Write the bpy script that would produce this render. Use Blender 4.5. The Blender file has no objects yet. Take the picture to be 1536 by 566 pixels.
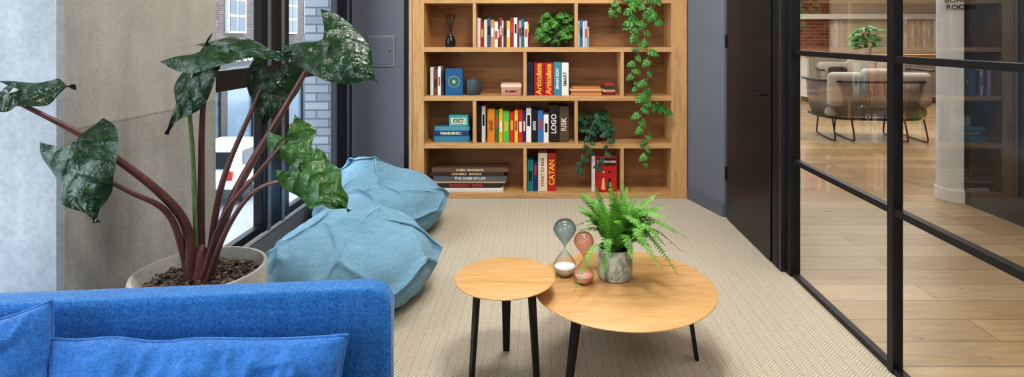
import bpy, bmesh, math, random
import numpy as np
from mathutils import Vector, Matrix, noise
random.seed(7)
H=1.4; F=850.0
def P(px,py,d): return Vector(((px-814)*d/F, d, H-(py-54)*d/F))
def lin(c):
    r=[]
    for v in c[:3]:
        v=v/255.0
        r.append(v/12.92 if v<=0.04045 else ((v+0.055)/1.055)**2.4)
    return (r[0],r[1],r[2],1.0)
# ------------------------------------------------ node helpers
class N:
    def __init__(s,name):
        s.m=bpy.data.materials.new(name); s.m.use_nodes=True
        s.t=s.m.node_tree; s.t.nodes.clear()
        s.out=s.t.nodes.new('ShaderNodeOutputMaterial')
    def n(s,t,**k):
        x=s.t.nodes.new(t)
        for a,b in k.items(): setattr(x,a,b)
        return x
    def l(s,a,b): s.t.links.new(a,b)
    def math(s,op,a,b=None,c=None,clamp=False):
        x=s.n('ShaderNodeMath',operation=op); x.use_clamp=clamp
        for i,v in enumerate((a,b,c)):
            if v is None: continue
            if isinstance(v,(int,float)): x.inputs[i].default_value=v
            else: s.l(v,x.inputs[i])
        return x.outputs[0]
    def coord(s,kind='Object'):
        return s.n('ShaderNodeTexCoord').outputs[kind]
    def mapping(s,vec,scale=(1,1,1),rot=(0,0,0),loc=(0,0,0)):
        x=s.n('ShaderNodeMapping'); s.l(vec,x.inputs['Vector'])
        x.inputs['Scale'].default_value=scale; x.inputs['Rotation'].default_value=rot; x.inputs['Location'].default_value=loc
        return x.outputs[0]
    def noise(s,vec,scale=5,detail=4,rough=.5,dist=0):
        x=s.n('ShaderNodeTexNoise'); s.l(vec,x.inputs['Vector'])
        x.inputs['Scale'].default_value=scale; x.inputs['Detail'].default_value=detail
        x.inputs['Roughness'].default_value=rough; x.inputs['Distortion'].default_value=dist
        return x.outputs['Fac']
    def ramp(s,fac,stops):
        x=s.n('ShaderNodeValToRGB'); s.l(fac,x.inputs[0]); e=x.color_ramp.elements
        while len(e)<len(stops): e.new(.5)
        for i,(p,c) in enumerate(stops): e[i].position=p; e[i].color=c
        return x.outputs[0]
    def mix(s,fac,a,b,mode='MIX'):
        x=s.n('ShaderNodeMix',data_type='RGBA',blend_type=mode)
        for i,v in ((0,fac),(6,a),(7,b)):
            if isinstance(v,(int,float,tuple)): x.inputs[i].default_value=v
            else: s.l(v,x.inputs[i])
        return x.outputs[2]
    def bump(s,h,strength=.3,dist=.01):
        x=s.n('ShaderNodeBump'); s.l(h,x.inputs['Height']); x.inputs['Strength'].default_value=strength; x.inputs['Distance'].default_value=dist
        return x.outputs[0]
    def bsdf(s,col,rough=.5,metal=0,spec=.5,nrm=None,sheen=0,coat=0):
        x=s.n('ShaderNodeBsdfPrincipled')
        if isinstance(col,tuple): x.inputs['Base Color'].default_value=col
        else: s.l(col,x.inputs['Base Color'])
        if isinstance(rough,(int,float)): x.inputs['Roughness'].default_value=rough
        else: s.l(rough,x.inputs['Roughness'])
        x.inputs['Metallic'].default_value=metal; x.inputs['Specular IOR Level'].default_value=spec
        x.inputs['Sheen Weight'].default_value=sheen; x.inputs['Coat Weight'].default_value=coat
        if nrm is not None: s.l(nrm,x.inputs['Normal'])
        s.l(x.outputs[0],s.out.inputs[0]); return x
cache={}
def plain(rgb,rough=.5,metal=0,spec=.5,var=.08,scale=20):
    k=(tuple(rgb),rough,metal,spec,var,scale)
    if k in cache: return cache[k]
    a=N('paint_%d_%d_%d'%tuple(rgb)); c=lin(rgb)
    f=a.noise(a.coord(),scale,3)
    lo=tuple(v*(1-var) for v in c[:3])+(1,); hi=tuple(min(1,v*(1+var)) for v in c[:3])+(1,)
    a.bsdf(a.ramp(f,[(.3,lo),(.7,hi)]),rough,metal,spec)
    cache[k]=a.m; return a.m
def oak(name,base,dark,axis='X',scale=1,rough=.45):
    a=N(name); v=a.coord()
    s={'X':(1.2,14,14),'Y':(14,1.2,14),'Z':(14,14,1.2)}[axis]
    m=a.mapping(v,tuple(q*scale for q in s))
    f1=a.noise(m,1.5,6,.6,1.2); f2=a.noise(a.mapping(v,tuple(q*scale*6 for q in s)),1,3)
    c=a.ramp(f1,[(.25,lin(dark)),(.5,lin(base)),(.8,lin([min(255,q*1.06) for q in base]))])
    c=a.mix(.3,c,a.ramp(f2,[(.35,lin(dark)),(.6,lin(base))]))
    a.bsdf(c,rough,nrm=a.bump(f2,.08,.002)); return a.m
def glassmat(name,tint=(1,1,1,1),edge=None,refl=1.0):
    a=N(name); t=a.n('ShaderNodeBsdfTransparent'); g=a.n('ShaderNodeBsdfGlossy'); g.inputs['Roughness'].default_value=0.0
    lw=a.n('ShaderNodeLayerWeight'); lw.inputs[0].default_value=.5; fa=lw.outputs['Facing']
    if edge: a.l(a.mix(a.math('POWER',fa,1.6),tint,edge),t.inputs[0])
    else: t.inputs[0].default_value=tint
    fr=a.math('MULTIPLY_ADD',a.math('POWER',fa,5),.96,.04)
    mx=a.n('ShaderNodeMixShader'); a.l(a.math('MULTIPLY',fr,refl,clamp=True),mx.inputs[0]); a.l(t.outputs[0],mx.inputs[1]); a.l(g.outputs[0],mx.inputs[2])
    a.l(mx.outputs[0],a.out.inputs[0]); return a.m
# ------------------------------------------------ materials
def carpet():
    a=N('carpet_herringbone'); v=a.coord(); sp=a.n('ShaderNodeSeparateXYZ'); a.l(v,sp.inputs[0])
    fx=a.math('FRACT',a.math('MULTIPLY',sp.outputs[0],1/.074))
    tri=a.math('MULTIPLY',a.math('ABSOLUTE',a.math('SUBTRACT',fx,.5)),2)
    s=a.math('ADD',a.math('MULTIPLY',sp.outputs[1],1/.017),a.math('MULTIPLY',tri,2.0))
    st=a.math('MULTIPLY_ADD',a.math('SINE',a.math('MULTIPLY',s,6.2832)),.5,.5)
    nz=a.noise(v,300,2); big=a.noise(v,1.2,3); md=a.noise(v,40,3)
    col=a.ramp(st,[(.15,lin((196,184,164))),(.7,lin((230,221,204)))])
    edge=a.ramp(tri,[(0,(.76,.74,.70,1)),(.10,(1,1,1,1)),(.9,(1,1,1,1)),(1,(.88,.87,.85,1))])
    col=a.mix(.9,col,edge,'MULTIPLY')
    col=a.mix(.7,col,a.ramp(nz,[(.3,(.58,.56,.53,1)),(.7,(1,1,1,1))]),'MULTIPLY')
    col=a.mix(.5,col,a.ramp(md,[(.3,(.82,.81,.79,1)),(.7,(1,1,1,1))]),'MULTIPLY')
    col=a.mix(1,col,a.ramp(big,[(.3,(.94,.93,.91,1)),(.7,(1,1,1,1))]),'MULTIPLY')
    a.bsdf(col,.95,spec=.1,nrm=a.bump(a.math('ADD',st,nz),.5,.004)); return a.m
def concrete(name,c1,c2,seam=True):
    a=N(name); v=a.coord()
    f=a.noise(a.mapping(v,(1,1.0,1.0)),1.6,9,.66,.6); g=a.noise(a.mapping(v,(4,4,.6)),1.2,4,.6); h=a.noise(v,70,4); pit=a.noise(v,26,1); m2=a.noise(v,9,6,.7)
    c=a.ramp(f,[(.32,lin(c2)),(.62,lin(c1))])
    c=a.mix(.4,c,a.ramp(g,[(.3,lin([q*.80 for q in c2])),(.65,lin(c1))]))
    c=a.mix(.5,c,a.ramp(m2,[(.35,(.78,.78,.77,1)),(.6,(1,1,1,1))]),'MULTIPLY')
    c=a.mix(.4,c,a.ramp(h,[(.35,(.7,.7,.7,1)),(.6,(1,1,1,1))]),'MULTIPLY')
    c=a.mix(1,c,a.ramp(pit,[(.19,(.45,.45,.43,1)),(.22,(1,1,1,1))]),'MULTIPLY')
    if seam:
        sp=a.n('ShaderNodeSeparateXYZ'); a.l(v,sp.inputs[0])
        d=a.math('ABSOLUTE',a.math('SUBTRACT',sp.outputs[2],1.10))
        k=a.math('LESS_THAN',d,.004)
        c=a.mix(a.math('MULTIPLY',k,.5),c,lin((100,96,90)))
        up=a.math('GREATER_THAN',sp.outputs[2],1.10); c=a.mix(a.math('MULTIPLY',up,.18),c,lin((206,203,192)))
    a.bsdf(c,.8,spec=.25,nrm=a.bump(h,.2,.004)); return a.m
def fabric(name,c1,c2,sc=260,bump=.35,sheen=.2,gv=.25,slub=.6):
    a=N(name); v=a.coord(); f=a.noise(a.mapping(v,(1,1,4)),sc,2); f2=a.noise(a.mapping(v,(4,4,1)),sc,2); g=a.noise(v,5,4)
    m=a.math('MULTIPLY_ADD',f2,.5,a.math('MULTIPLY',f,.5)); sl=a.noise(a.mapping(v,(10,10,90)),1,3); sl2=a.noise(a.mapping(v,(90,90,10)),1,3)
    c=a.ramp(m,[(.38,lin(c2)),(.60,lin(c1))]); c=a.mix(gv,c,a.ramp(g,[(.35,(.78,.8,.82,1)),(.65,(1,1,1,1))]),'MULTIPLY')
    c=a.mix(slub,c,a.ramp(a.math('MULTIPLY_ADD',sl,.5,a.math('MULTIPLY',sl2,.5)),[(.40,(.72,.76,.80,1)),(.58,(1,1,1,1))]),'MULTIPLY')
    a.bsdf(c,.9,spec=.12,sheen=sheen,nrm=a.bump(m,bump,.003)); return a.m
def oakfloor():
    a=N('oak_floorboards'); v=a.coord(); b=a.n('ShaderNodeTexBrick'); a.l(v,b.inputs[0])
    b.inputs['Color1'].default_value=lin((200,172,132)); b.inputs['Color2'].default_value=lin((176,144,104)); b.inputs['Mortar'].default_value=lin((120,96,70))
    b.inputs['Scale'].default_value=1; b.inputs['Mortar Size'].default_value=.003; b.inputs['Brick Width'].default_value=2.1; b.inputs['Row Height'].default_value=.2
    g=a.noise(a.mapping(v,(1.5,16,1)),2,6,.6,1.0); kn=a.noise(a.mapping(v,(2.5,6,1)),2.2,2)
    c=a.mix(.55,b.outputs[0],a.ramp(g,[(.3,(.6,.54,.46,1)),(.6,(1,1,1,1))]),'MULTIPLY')
    c=a.mix(1,c,a.ramp(kn,[(.25,(.35,.27,.2,1)),(.30,(1,1,1,1))]),'MULTIPLY')
    a.bsdf(c,.35,spec=.45); return a.m
def brick(name,c1,c2,mo,plane='YZ',w=.22,h=.075,rough=.85):
    a=N(name); v=a.coord(); sp=a.n('ShaderNodeSeparateXYZ'); a.l(v,sp.inputs[0]); cb=a.n('ShaderNodeCombineXYZ')
    a.l(sp.outputs[1 if plane=='YZ' else 0],cb.inputs[0]); a.l(sp.outputs[2],cb.inputs[1])
    b=a.n('ShaderNodeTexBrick'); a.l(cb.outputs[0],b.inputs[0]); b.inputs['Color1'].default_value=lin(c1); b.inputs['Color2'].default_value=lin(c2); b.inputs['Mortar'].default_value=lin(mo)
    b.inputs['Scale'].default_value=1; b.inputs['Mortar Size'].default_value=.008; b.inputs['Brick Width'].default_value=w; b.inputs['Row Height'].default_value=h
    a.bsdf(b.outputs[0],rough,spec=.2); return a.m
def leafmat(name,dark,lite,vein,nv=7,rough=.25,under=None,crinkle=.5,vs=.3,soft=False):
    a=N(name); uv=a.coord('UV'); sp=a.n('ShaderNodeSeparateXYZ'); a.l(uv,sp.inputs[0])
    av=a.math('ABSOLUTE',a.math('MULTIPLY_ADD',sp.outputs[1],2,-1))
    nz=a.noise(a.coord(),14,3)
    ph=a.math('ADD',a.math('SUBTRACT',sp.outputs[0],a.math('MULTIPLY',av,.30)),a.math('MULTIPLY',nz,.10))
    w=a.math('ABSOLUTE',a.math('SINE',a.math('MULTIPLY',ph,3.1416*nv)))
    vm=a.math('MAXIMUM',a.math('LESS_THAN',w,.06),a.math('LESS_THAN',av,.028))
    c=a.ramp(nz,[(.3,lin(dark)),(.7,lin(lite))]); c=a.mix(a.math('MULTIPLY',vm,vs),c,lin(vein))
    if under:
        ge=a.n('ShaderNodeNewGeometry'); c=a.mix(a.math('MULTIPLY',ge.outputs['Backfacing'],.8),c,lin(under))
    if soft:
        cr=a.noise(a.coord(),38,4,.6,.8); hgt=a.math('ADD',a.math('MULTIPLY',a.math('POWER',w,.6),.7),a.math('ADD',a.math('MULTIPLY',nz,1.2),a.math('MULTIPLY',cr,1.0)))
    else: hgt=a.math('ADD',a.math('POWER',w,.5),a.math('MULTIPLY',nz,1.2))
    b=a.bsdf(c,rough,spec=.5,nrm=a.bump(hgt,crinkle,.012)); return a.m
M_carpet=carpet(); M_oakfloor=oakfloor()
M_conc=concrete('concrete_board_marked',(176,174,166),(146,144,137)); M_conc2=concrete('concrete_pale_daylit',(200,206,210),(170,177,183),False)  # second concrete carries window daylight in its paler, bluish colour
M_grey=plain((104,108,118),.7,var=.03,scale=3); M_black=plain((18,18,20),.45,var=.1); M_blackpanel=plain((20,21,25),.35,var=.06,scale=3)
M_white=plain((230,227,220),.7,var=.03,scale=3); M_cream=plain((206,190,168),.8,var=.04,scale=3)
M_oakX=oak('oak_shelf_horizontal',(205,163,112),(168,123,77),'X'); M_oakZ=oak('oak_shelf_upright',(205,163,112),(168,123,77),'Z')
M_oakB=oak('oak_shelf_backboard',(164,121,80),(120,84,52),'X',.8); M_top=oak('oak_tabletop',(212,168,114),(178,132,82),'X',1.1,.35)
M_bag=fabric('denim_pale_blue',(150,190,210),(92,136,162),380,.3); M_sofa=fabric('blue_upholstery',(68,134,198),(28,86,150),150,gv=.15,slub=.8); M_sofac=fabric('blue_cushion_cloth',(72,132,200),(38,94,162),180,gv=.15,slub=.8)
M_glass=glassmat('window_glass',(.92,.95,.98,1),None,1.4); M_pglass=glassmat('partition_glass',(.92,.93,.92,1),None,2.4)
M_aloc=leafmat('alocasia_leaf',(7,25,15),(16,44,26),(84,120,82),5,.16,(34,64,34),.75,.42,True)
M_aloc2=leafmat('alocasia_leaf_young',(14,46,20),(34,80,32),(100,140,74),5,.2,(64,102,44),.7,.3,True)
M_poth=leafmat('pothos_leaf',(38,92,30),(92,150,58),(120,170,80),3,.35)
M_dkl=leafmat('philodendron_leaf',(22,62,40),(50,104,70),(80,120,90),3,.35)
M_fern=plain((100,160,56),.5,var=.35,scale=25); M_stem=plain((104,68,64),.35,var=.3,scale=12); M_gstem=plain((120,150,90),.4,var=.2)
# ------------------------------------------------ geometry helpers
def group(name,loc=(0,0,0)):
    e=bpy.data.objects.new(name,None); e.empty_display_size=.1; e.location=loc; bpy.context.collection.objects.link(e); return e
def link(name,me,mat,parent=None,smooth=False):
    o=bpy.data.objects.new(name,me); bpy.context.collection.objects.link(o)
    if mat is not None:
        for m in (mat if isinstance(mat,list) else [mat]): me.materials.append(m)
    if smooth:
        for p in me.polygons: p.use_smooth=True
    if parent is not None:
        o.parent=parent; o.matrix_parent_inverse=Matrix.Translation(-Vector(parent.location))
    return o
def box(name,x0,x1,y0,y1,z0,z1,mat,parent=None,bev=0,seg=2,M=None):
    bm=bmesh.new(); bmesh.ops.create_cube(bm,size=1)
    for v in bm.verts: v.co=Vector(((x0+x1)/2+v.co.x*(x1-x0),(y0+y1)/2+v.co.y*(y1-y0),(z0+z1)/2+v.co.z*(z1-z0)))
    if bev: bmesh.ops.bevel(bm,geom=bm.edges[:],offset=bev,segments=seg,profile=.5,affect='EDGES')
    if M is not None: bmesh.ops.transform(bm,matrix=M,verts=bm.verts)
    me=bpy.data.meshes.new(name); bm.to_mesh(me); bm.free()
    return link(name,me,mat,parent,bool(bev and seg>2))
def pane(name,x,y0,y1,z0,z1,mat,parent):
    me=bpy.data.meshes.new(name); me.from_pydata([(x,y0,z0),(x,y1,z0),(x,y1,z1),(x,y0,z1)],[],[(0,1,2,3)]); return link(name,me,mat,parent)
def lathe(name,prof,c,mat,parent=None,seg=48,smooth=True,M=None,ang=40):
    bm=bmesh.new(); rings=[]
    for r,z in prof:
        if r<1e-5: rings.append([bm.verts.new((c[0],c[1],c[2]+z))])
        else: rings.append([bm.verts.new((c[0]+r*math.cos(2*math.pi*i/seg),c[1]+r*math.sin(2*math.pi*i/seg),c[2]+z)) for i in range(seg)])
    for A,B in zip(rings,rings[1:]):
        for i in range(seg):
            j=(i+1)%seg
            if len(A)==1 and len(B)==1: continue
            if len(A)==1: bm.faces.new((A[0],B[j],B[i]))
            elif len(B)==1: bm.faces.new((A[i],A[j],B[0]))
            else: bm.faces.new((A[i],A[j],B[j],B[i]))
    bmesh.ops.recalc_face_normals(bm,faces=bm.faces)
    me=bpy.data.meshes.new(name); bm.to_mesh(me); bm.free()
    o=link(name,me,mat,parent,smooth)
    if smooth:
        try: me.set_sharp_from_angle(angle=math.radians(ang))
        except Exception: pass
    return o
def spline(pts,n=24):
    pts=[Vector(p) for p in pts]; Q=[pts[0]*2-pts[1]]+pts+[pts[-1]*2-pts[-2]]; out=[]
    segs=len(pts)-1
    for k in range(n+1):
        t=k/n*segs; i=min(int(t),segs-1); u=t-i; a,b,c,d=Q[i:i+4]
        out.append(.5*((2*b)+(-a+c)*u+(2*a-5*b+4*c-d)*u*u+(-a+3*b-3*c+d)*u**3))
    return out
class MB:
    def __init__(s): s.v=[]; s.f=[]; s.uv=[]; s.mi=[]
    def tube(s,pts,r0,r1=None,seg=8,mi=0):
        r1=r0 if r1 is None else r1; n=len(pts); base=len(s.v)
        for i,p in enumerate(pts):
            t=(pts[min(i+1,n-1)]-pts[max(i-1,0)]).normalized()
            up=Vector((0,0,1)) if abs(t.z)<.9 else Vector((0,1,0))
            a=t.cross(up).normalized(); b=t.cross(a); r=r0+(r1-r0)*i/(n-1)
            for k in range(seg):
                an=2*math.pi*k/seg; s.v.append(p+a*math.cos(an)*r+b*math.sin(an)*r)
        for i in range(n-1):
            for k in range(seg):
                j=(k+1)%seg; s.f.append((base+i*seg+k,base+i*seg+j,base+(i+1)*seg+j,base+(i+1)*seg+k)); s.uv.append([(0,0)]*4); s.mi.append(mi)
        s.f.append(tuple(base+(n-1)*seg+k for k in range(seg))); s.uv.append([(0,0)]*seg); s.mi.append(mi)
    def leaf(s,B,T,n,w,sag=0,fold=.2,nu=10,nv=4,lobe=.18,wave=0,mi=0,seed=0,prof=None,jag=.12):
        B=Vector(B);T=Vector(T); d=T-B; L=d.length; dn=d.normalized(); n=Vector(n); n=(n-dn*n.dot(dn)).normalized(); side=n.cross(dn)
        base=len(s.v)
        for i in range(nu+1):
            u=i/nu
            wp=prof(u) if prof else (math.sin(math.pi*min(1,u**.62*1.0))**.8)*(1-.15*u)
            for j in range(-nv,nv+1):
                v=j/nv; av=abs(v)
                back=lobe*L*av**1.3*max(0,(1-u*2.2))
                p=B+dn*(u*L-back)+side*(v*w*max(wp,.0 if i==nu else (.75 if u<.12 and lobe>.1 else .02)*(1 if lobe>.1 else 1)))
                p+=n*(-sag*u*u-fold*w*av**1.5*wp)
                if wave: p+=n*wave*(math.sin(u*9+seed+v*1.2)*av**2+noise.noise(Vector((u*4+seed,v*2,seed)))*.8)+side*(v*wave*jag*4*math.sin(u*19+seed*2))
                s.v.append(p)
        W=2*nv+1
        for i in range(nu):
            for j in range(W-1):
                a=base+i*W+j; s.f.append((a,a+1,a+W+1,a+W)); s.mi.append(mi)
                U=lambda ii,jj:(ii/nu,jj/(W-1)); s.uv.append([U(i,j),U(i,j+1),U(i+1,j+1),U(i+1,j)])
    def make(s,name,mats,parent=None,smooth=True):
        me=bpy.data.meshes.new(name); me.from_pydata([tuple(v) for v in s.v],[],s.f); uvl=me.uv_layers.new(name='UVMap'); k=0
        for fi,p in enumerate(me.polygons):
            p.material_index=s.mi[fi]
            for q in s.uv[fi]: uvl.data[k].uv=q; k+=1
        return link(name,me,mats,parent,smooth)
def text(name,s,size,M,mat,parent,sx=1):
    cu=bpy.data.curves.new(name,'FONT'); cu.body=s; cu.size=size; cu.align_x='CENTER'; cu.align_y='CENTER'; cu.extrude=.0005; cu.offset=size*.02
    o=bpy.data.objects.new(name,cu); bpy.context.collection.objects.link(o); dg=bpy.context.evaluated_depsgraph_get()
    me=bpy.data.meshes.new_from_object(o.evaluated_get(dg)); bpy.data.objects.remove(o); me.transform(Matrix.Diagonal((sx,1,1,1))); me.transform(M)
    me.materials.clear(); return link(name,me,mat,parent)
def Mf(loc,mode='h'):
    R={'h':Matrix(((1,0,0),(0,0,-1),(0,1,0))),'up':Matrix(((0,-1,0),(0,0,-1),(1,0,0))),'dn':Matrix(((0,1,0),(0,0,-1),(-1,0,0)))}[mode]
    return Matrix.Translation(Vector(loc))@R.to_4x4()
# ================================================= ROOM SHELL
GX=1.467; CZ=2.95; BY=4.88
box('floor',-2.1,GX+.02,-2.6,5.3,-.1,0,M_carpet)
box('floor_oak',GX+.02,13,-2.6,17.2,-.1,-.002,M_oakfloor)
box('ceiling',-2.1,13,-2.6,17.2,CZ,CZ+.1,M_white)
box('wall_rear',-2.1,13,-2.75,-2.6,0,CZ,M_cream)
box('wall_back_left',-1.75,-1.20,BY+.02,5.3,0,CZ,M_grey)
box('wall_back',-1.20,1.5,5.22,5.35,0,CZ,M_grey)
box('wall_back_upper',-1.16,1.245,BY+.02,5.2,2.37,CZ,M_grey)
box('trim_shadow_gap',-1.20,-1.157,BY+.03,5.2,0,CZ,M_black)
g=group('access_hatch',P(572,77,BY))
a0=P(553,100,BY+.02);a1=P(592,53,BY+.02)
box('hatch_frame',a0.x,a1.x,BY+.010,BY+.02,a0.z,a1.z,plain((126,130,140),.6,var=.03),g,.002)
box('hatch_door',a0.x+.018,a1.x-.018,BY+.002,BY+.011,a0.z+.018,a1.z-.018,M_grey,g,.002)
box('hatch_lock',a1.x-.045,a1.x-.035,BY-.002,BY+.006,(a0.z+a1.z)/2-.008,(a0.z+a1.z)/2+.008,M_black,g)
def prism(name,pts,z0,z1,mat,parent=None):
    bm=bmesh.new(); a=[bm.verts.new((x,y,z0)) for x,y in pts]; b=[bm.verts.new((x,y,z1)) for x,y in pts]; n=len(pts)
    for i in range(n): bm.faces.new((a[i],a[(i+1)%n],b[(i+1)%n],b[i]))
    bm.faces.new(a[::-1]); bm.faces.new(b); bmesh.ops.recalc_face_normals(bm,faces=bm.faces)
    me=bpy.data.meshes.new(name); bm.to_mesh(me); bm.free(); return link(name,me,mat,parent)
prism('wall_right_far',[(1.245,4.89),(1.40,4.37),(1.5,4.37),(1.5,5.3),(1.245,5.3)],0,CZ,M_grey)
prism('baseboard_right',[(1.238,4.875),(1.388,4.372),(1.40,4.37),(1.25,4.89)],0,.10,plain((94,98,108),.5,var=.03))
g=group('door_1',(1.42,3.9,0))
box('door_lining',1.425,1.50,3.40,4.37,0,CZ,M_black,g)
box('door_leaf',1.405,1.425,3.50,4.33,.008,2.2,M_blackpanel,g,.003)
box('door_header',1.41,1.43,3.42,4.37,2.21,CZ,M_blackpanel,g,.003)
box('door_stop',1.412,1.43,3.41,3.488,0,CZ,M_black,g,.002)
for z in (.35,1.36,2.0): box('hinge',1.395,1.408,4.325,4.34,z-.05,z+.05,plain((70,70,74),.35,1),g,.002)
hm=MB(); hp=spline([Vector((1.405,3.56,1.03)),Vector((1.36,3.56,1.03)),Vector((1.35,3.57,1.03)),Vector((1.35,3.68,1.03))],12); hm.tube(hp,.008,seg=10); hm.make('handle',M_black,g)
# ---- glass partition
g=group('glass_partition',(GX,2,0))
def bar(n,y0,y1,z0,z1,t=.022): box(n,GX-t,GX+t,y0,y1,z0,z1,M_black,g,.002)
box('end_post',GX-.03,GX+.03,3.29,3.385,0,CZ,M_black,g,.003)
box('end_trim',GX-.055,GX-.015,3.36,3.40,0,CZ,plain((66,68,72),.4,.6),g,.002)
for i,y in enumerate((2.36,1.33,.30,-.73,-1.76)): bar('mullion_%d'%(i+1),y-.02,y+.02,0,CZ)
for i,z in enumerate((.012,.672,1.303,1.93,2.56)): bar('rail_%d'%(i+1),-2.6,3.33,z-.014 if i else 0,z+.014,.018)
pane('glass_sheet',GX,-2.6,3.33,.02,CZ,M_pglass,g)
# ---- left: column, windows
box('column_concrete',-2.35,-1.50,1.78,2.60,0,CZ,M_conc)
box('column_face_daylit_tint',-2.35,-1.515,1.765,1.782,0,CZ,M_conc2)  # thin slab, window light on this column side painted as a paler tone
prism('trim_column_corner',[(-1.515,1.765),(-1.50,1.782),(-1.515,1.782)],0,CZ,M_conc2)
WX=-1.648
FR=plain((22,24,28),.35,var=.08); FG=plain((110,118,126),.35,.3)
def window(name,y0,y1,x,mulls,zt=1.17,sill=.22):
    g=group(name,(x,(y0+y1)/2,sill))
    box('sill_wall',x-.25,x+.0,y0,y1,0,sill,M_grey,g)
    box('sill_board',x-.22,x+.01,y0,y1,sill,sill+.025,plain((176,180,184),.4,var=.03),g,.004)
    box('head',x-.1,x+.02,y0,y1,2.62,CZ,FR,g)
    box('transom',x-.05,x+.02,y0,y1,zt-.055,zt+.055,FR,g,.006)
    box('bottom_rail',x-.04,x+.005,y0,y1,sill+.025,sill+.07,FR,g,.004)
    for i,(a,b,k) in enumerate(mulls):
        box('mullion_%d'%i,x-.05,x+.008,a,b,sill+.02,2.62,FR,g,.006)
        if k: box('mullion_strip_%d'%i,x-.0,x+.016,a+.05,a+.09,sill+.02,2.62,FG,g,.003)
    pane('glass_sheet',x-.03,y0,y1,sill+.03,2.62,M_glass,g)
window('window_1',2.60,3.50,WX,[(2.60,2.80,0),(3.32,3.50,1)])
window('window_2',3.50,4.88,WX,[(3.50,3.67,1),(4.53,4.66,0),(4.70,4.88,1)])
window('window_3',-2.6,1.765,-2.1,[(-2.6,-2.5,0),(-1.1,-1.0,0),(.35,.45,0),(1.69,1.765,0)],2.2)
# ================================================= EXTERIOR
GZ=-2.95
box('street_ground',-14,-2.2,-10,70,GZ-.1,GZ,plain((150,153,158),.5,var=.12,scale=1.5))
M_bd=brick('brick_weathered',(92,82,78),(70,64,62),(112,110,108)); M_bw=brick('brick_pale',(150,156,163),(124,131,139),(98,104,110),'XZ')
g=group('street_building',(-11.5,20,GZ))
box('facade',-13,-11.2,4,60,GZ,9,M_bd,g)
for k in range(22):
    y=9+k*2.2
    for z in (1.5,4.4):
        box('win_frame',-11.22,-11.08,y,y+1.2,z,z+1.9,plain((180,184,190),.5),g)
        for q in range(2):
            for r in range(3): box('win_pane',-11.1,-11.06,y+.08+q*.56,y+.56+q*.56,z+.08+r*.6,z+.6+r*.6,plain((50,62,74),.15),g)
    box('shop_glass',-11.15,-11.05,y-.3,y+1.5,GZ+.5,.4,plain((90,108,122),.15),g)
    box('shop_post',-11.1,-10.95,y+1.5,y+1.9,GZ,.5,plain((30,32,36),.5),g)
box('shop_fascia',-11.2,-10.9,4,60,.3,1.0,plain((26,28,32),.5),g)
text('shop_sign','FRANCO & CO',.5,Matrix.Translation((-10.88,19.6,.65))@Matrix(((0,0,1),(1,0,0),(0,1,0))).to_4x4(),M_white,g)
g=group('exterior_brick_pier',(-1.9,5.2,0)); box('pier',-2.08,-1.75,4.96,5.6,GZ,5,M_bw,g); box('pier_ledge',-2.12,-1.75,4.93,5.6,.1,.2,M_conc2,g)
def car():
    cx,cy=-8.6,16.2; g=group('car',(cx,cy,GZ)); wm=plain((200,203,208),.2,spec=.7,var=.01)
    prof=[(-2.0,.35),(-2.02,.75),(-1.95,.95),(-1.6,1.38),(-1.3,1.47),(.1,1.45),(.55,1.32),(1.15,.95),(1.9,.82),(2.05,.6),(2.02,.33)]
    bm=bmesh.new(); rows=[]
    for sx in (-.86,-.80,0,.80,.86):
        rr=[]
        for (y,z) in prof:
            tz=1 if z<.96 else 1-(z-.95)*.42
            zz=z-(.05 if abs(sx)>.85 else 0)*(1 if z>.4 else 0)
            rr.append(bm.verts.new((cx+sx*tz,cy+y,GZ+zz)))
        rows.append(rr)
    for a,b in zip(rows,rows[1:]):
        for i in range(len(prof)-1): bm.faces.new((a[i],a[i+1],b[i+1],b[i]))
        bm.faces.new((a[-1],a[0],b[0],b[-1]))
    bm.faces.new(rows[0]); bm.faces.new(rows[-1][::-1]); bmesh.ops.recalc_face_normals(bm,faces=bm.faces)
    me=bpy.data.meshes.new('body'); bm.to_mesh(me); bm.free(); link('body',me,wm,g)
    dk=plain((30,36,42),.08)
    def quad(n,pts,m):
        me=bpy.data.meshes.new(n); me.from_pydata(pts,[],[(0,1,2,3)]); link(n,me,m,g)
    quad('rear_screen',[(cx-.7,cy-1.97,GZ+1.0),(cx+.7,cy-1.97,GZ+1.0),(cx+.6,cy-1.64,GZ+1.36),(cx-.6,cy-1.64,GZ+1.36)],dk)
    for s in (-1,1):
        quad('side_glass',[(cx+s*.865,cy-1.5,GZ+1.0),(cx+s*.865,cy+.9,GZ+1.0),(cx+s*.73,cy+.35,GZ+1.33),(cx+s*.72,cy-1.3,GZ+1.35)],dk)
        box('tail_light',cx+s*.74-.09,cx+s*.74+.09,cy-2.04,cy-1.9,GZ+.72,GZ+.95,plain((170,20,20),.2),g,.01)
        box('mirror',cx+s*.98-.1,cx+s*.98+.1,cy+.7,cy+.8,GZ+.95,GZ+1.1,wm,g,.03,3)
        for y in (-1.3,1.3):
            R=Matrix.Translation((cx+s*.76,cy+y,GZ+.32))@Matrix.Rotation(math.pi/2,4,'Y')
            o=lathe('wheel',[(0,-.11),(.2,-.11),(.31,-.09),(.32,0),(.31,.09),(.2,.11),(0,.11)],(0,0,0),plain((24,24,25),.7),g,24); o.data.transform(R)
    box('number_plate',cx-.26,cx+.26,cy-2.05,cy-2.0,GZ+.62,GZ+.74,plain((230,190,40),.4),g)
    box('bumper',cx-.86,cx+.86,cy-2.08,cy-1.9,GZ+.3,GZ+.5,plain((50,52,55),.5),g,.03)
car()
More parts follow.
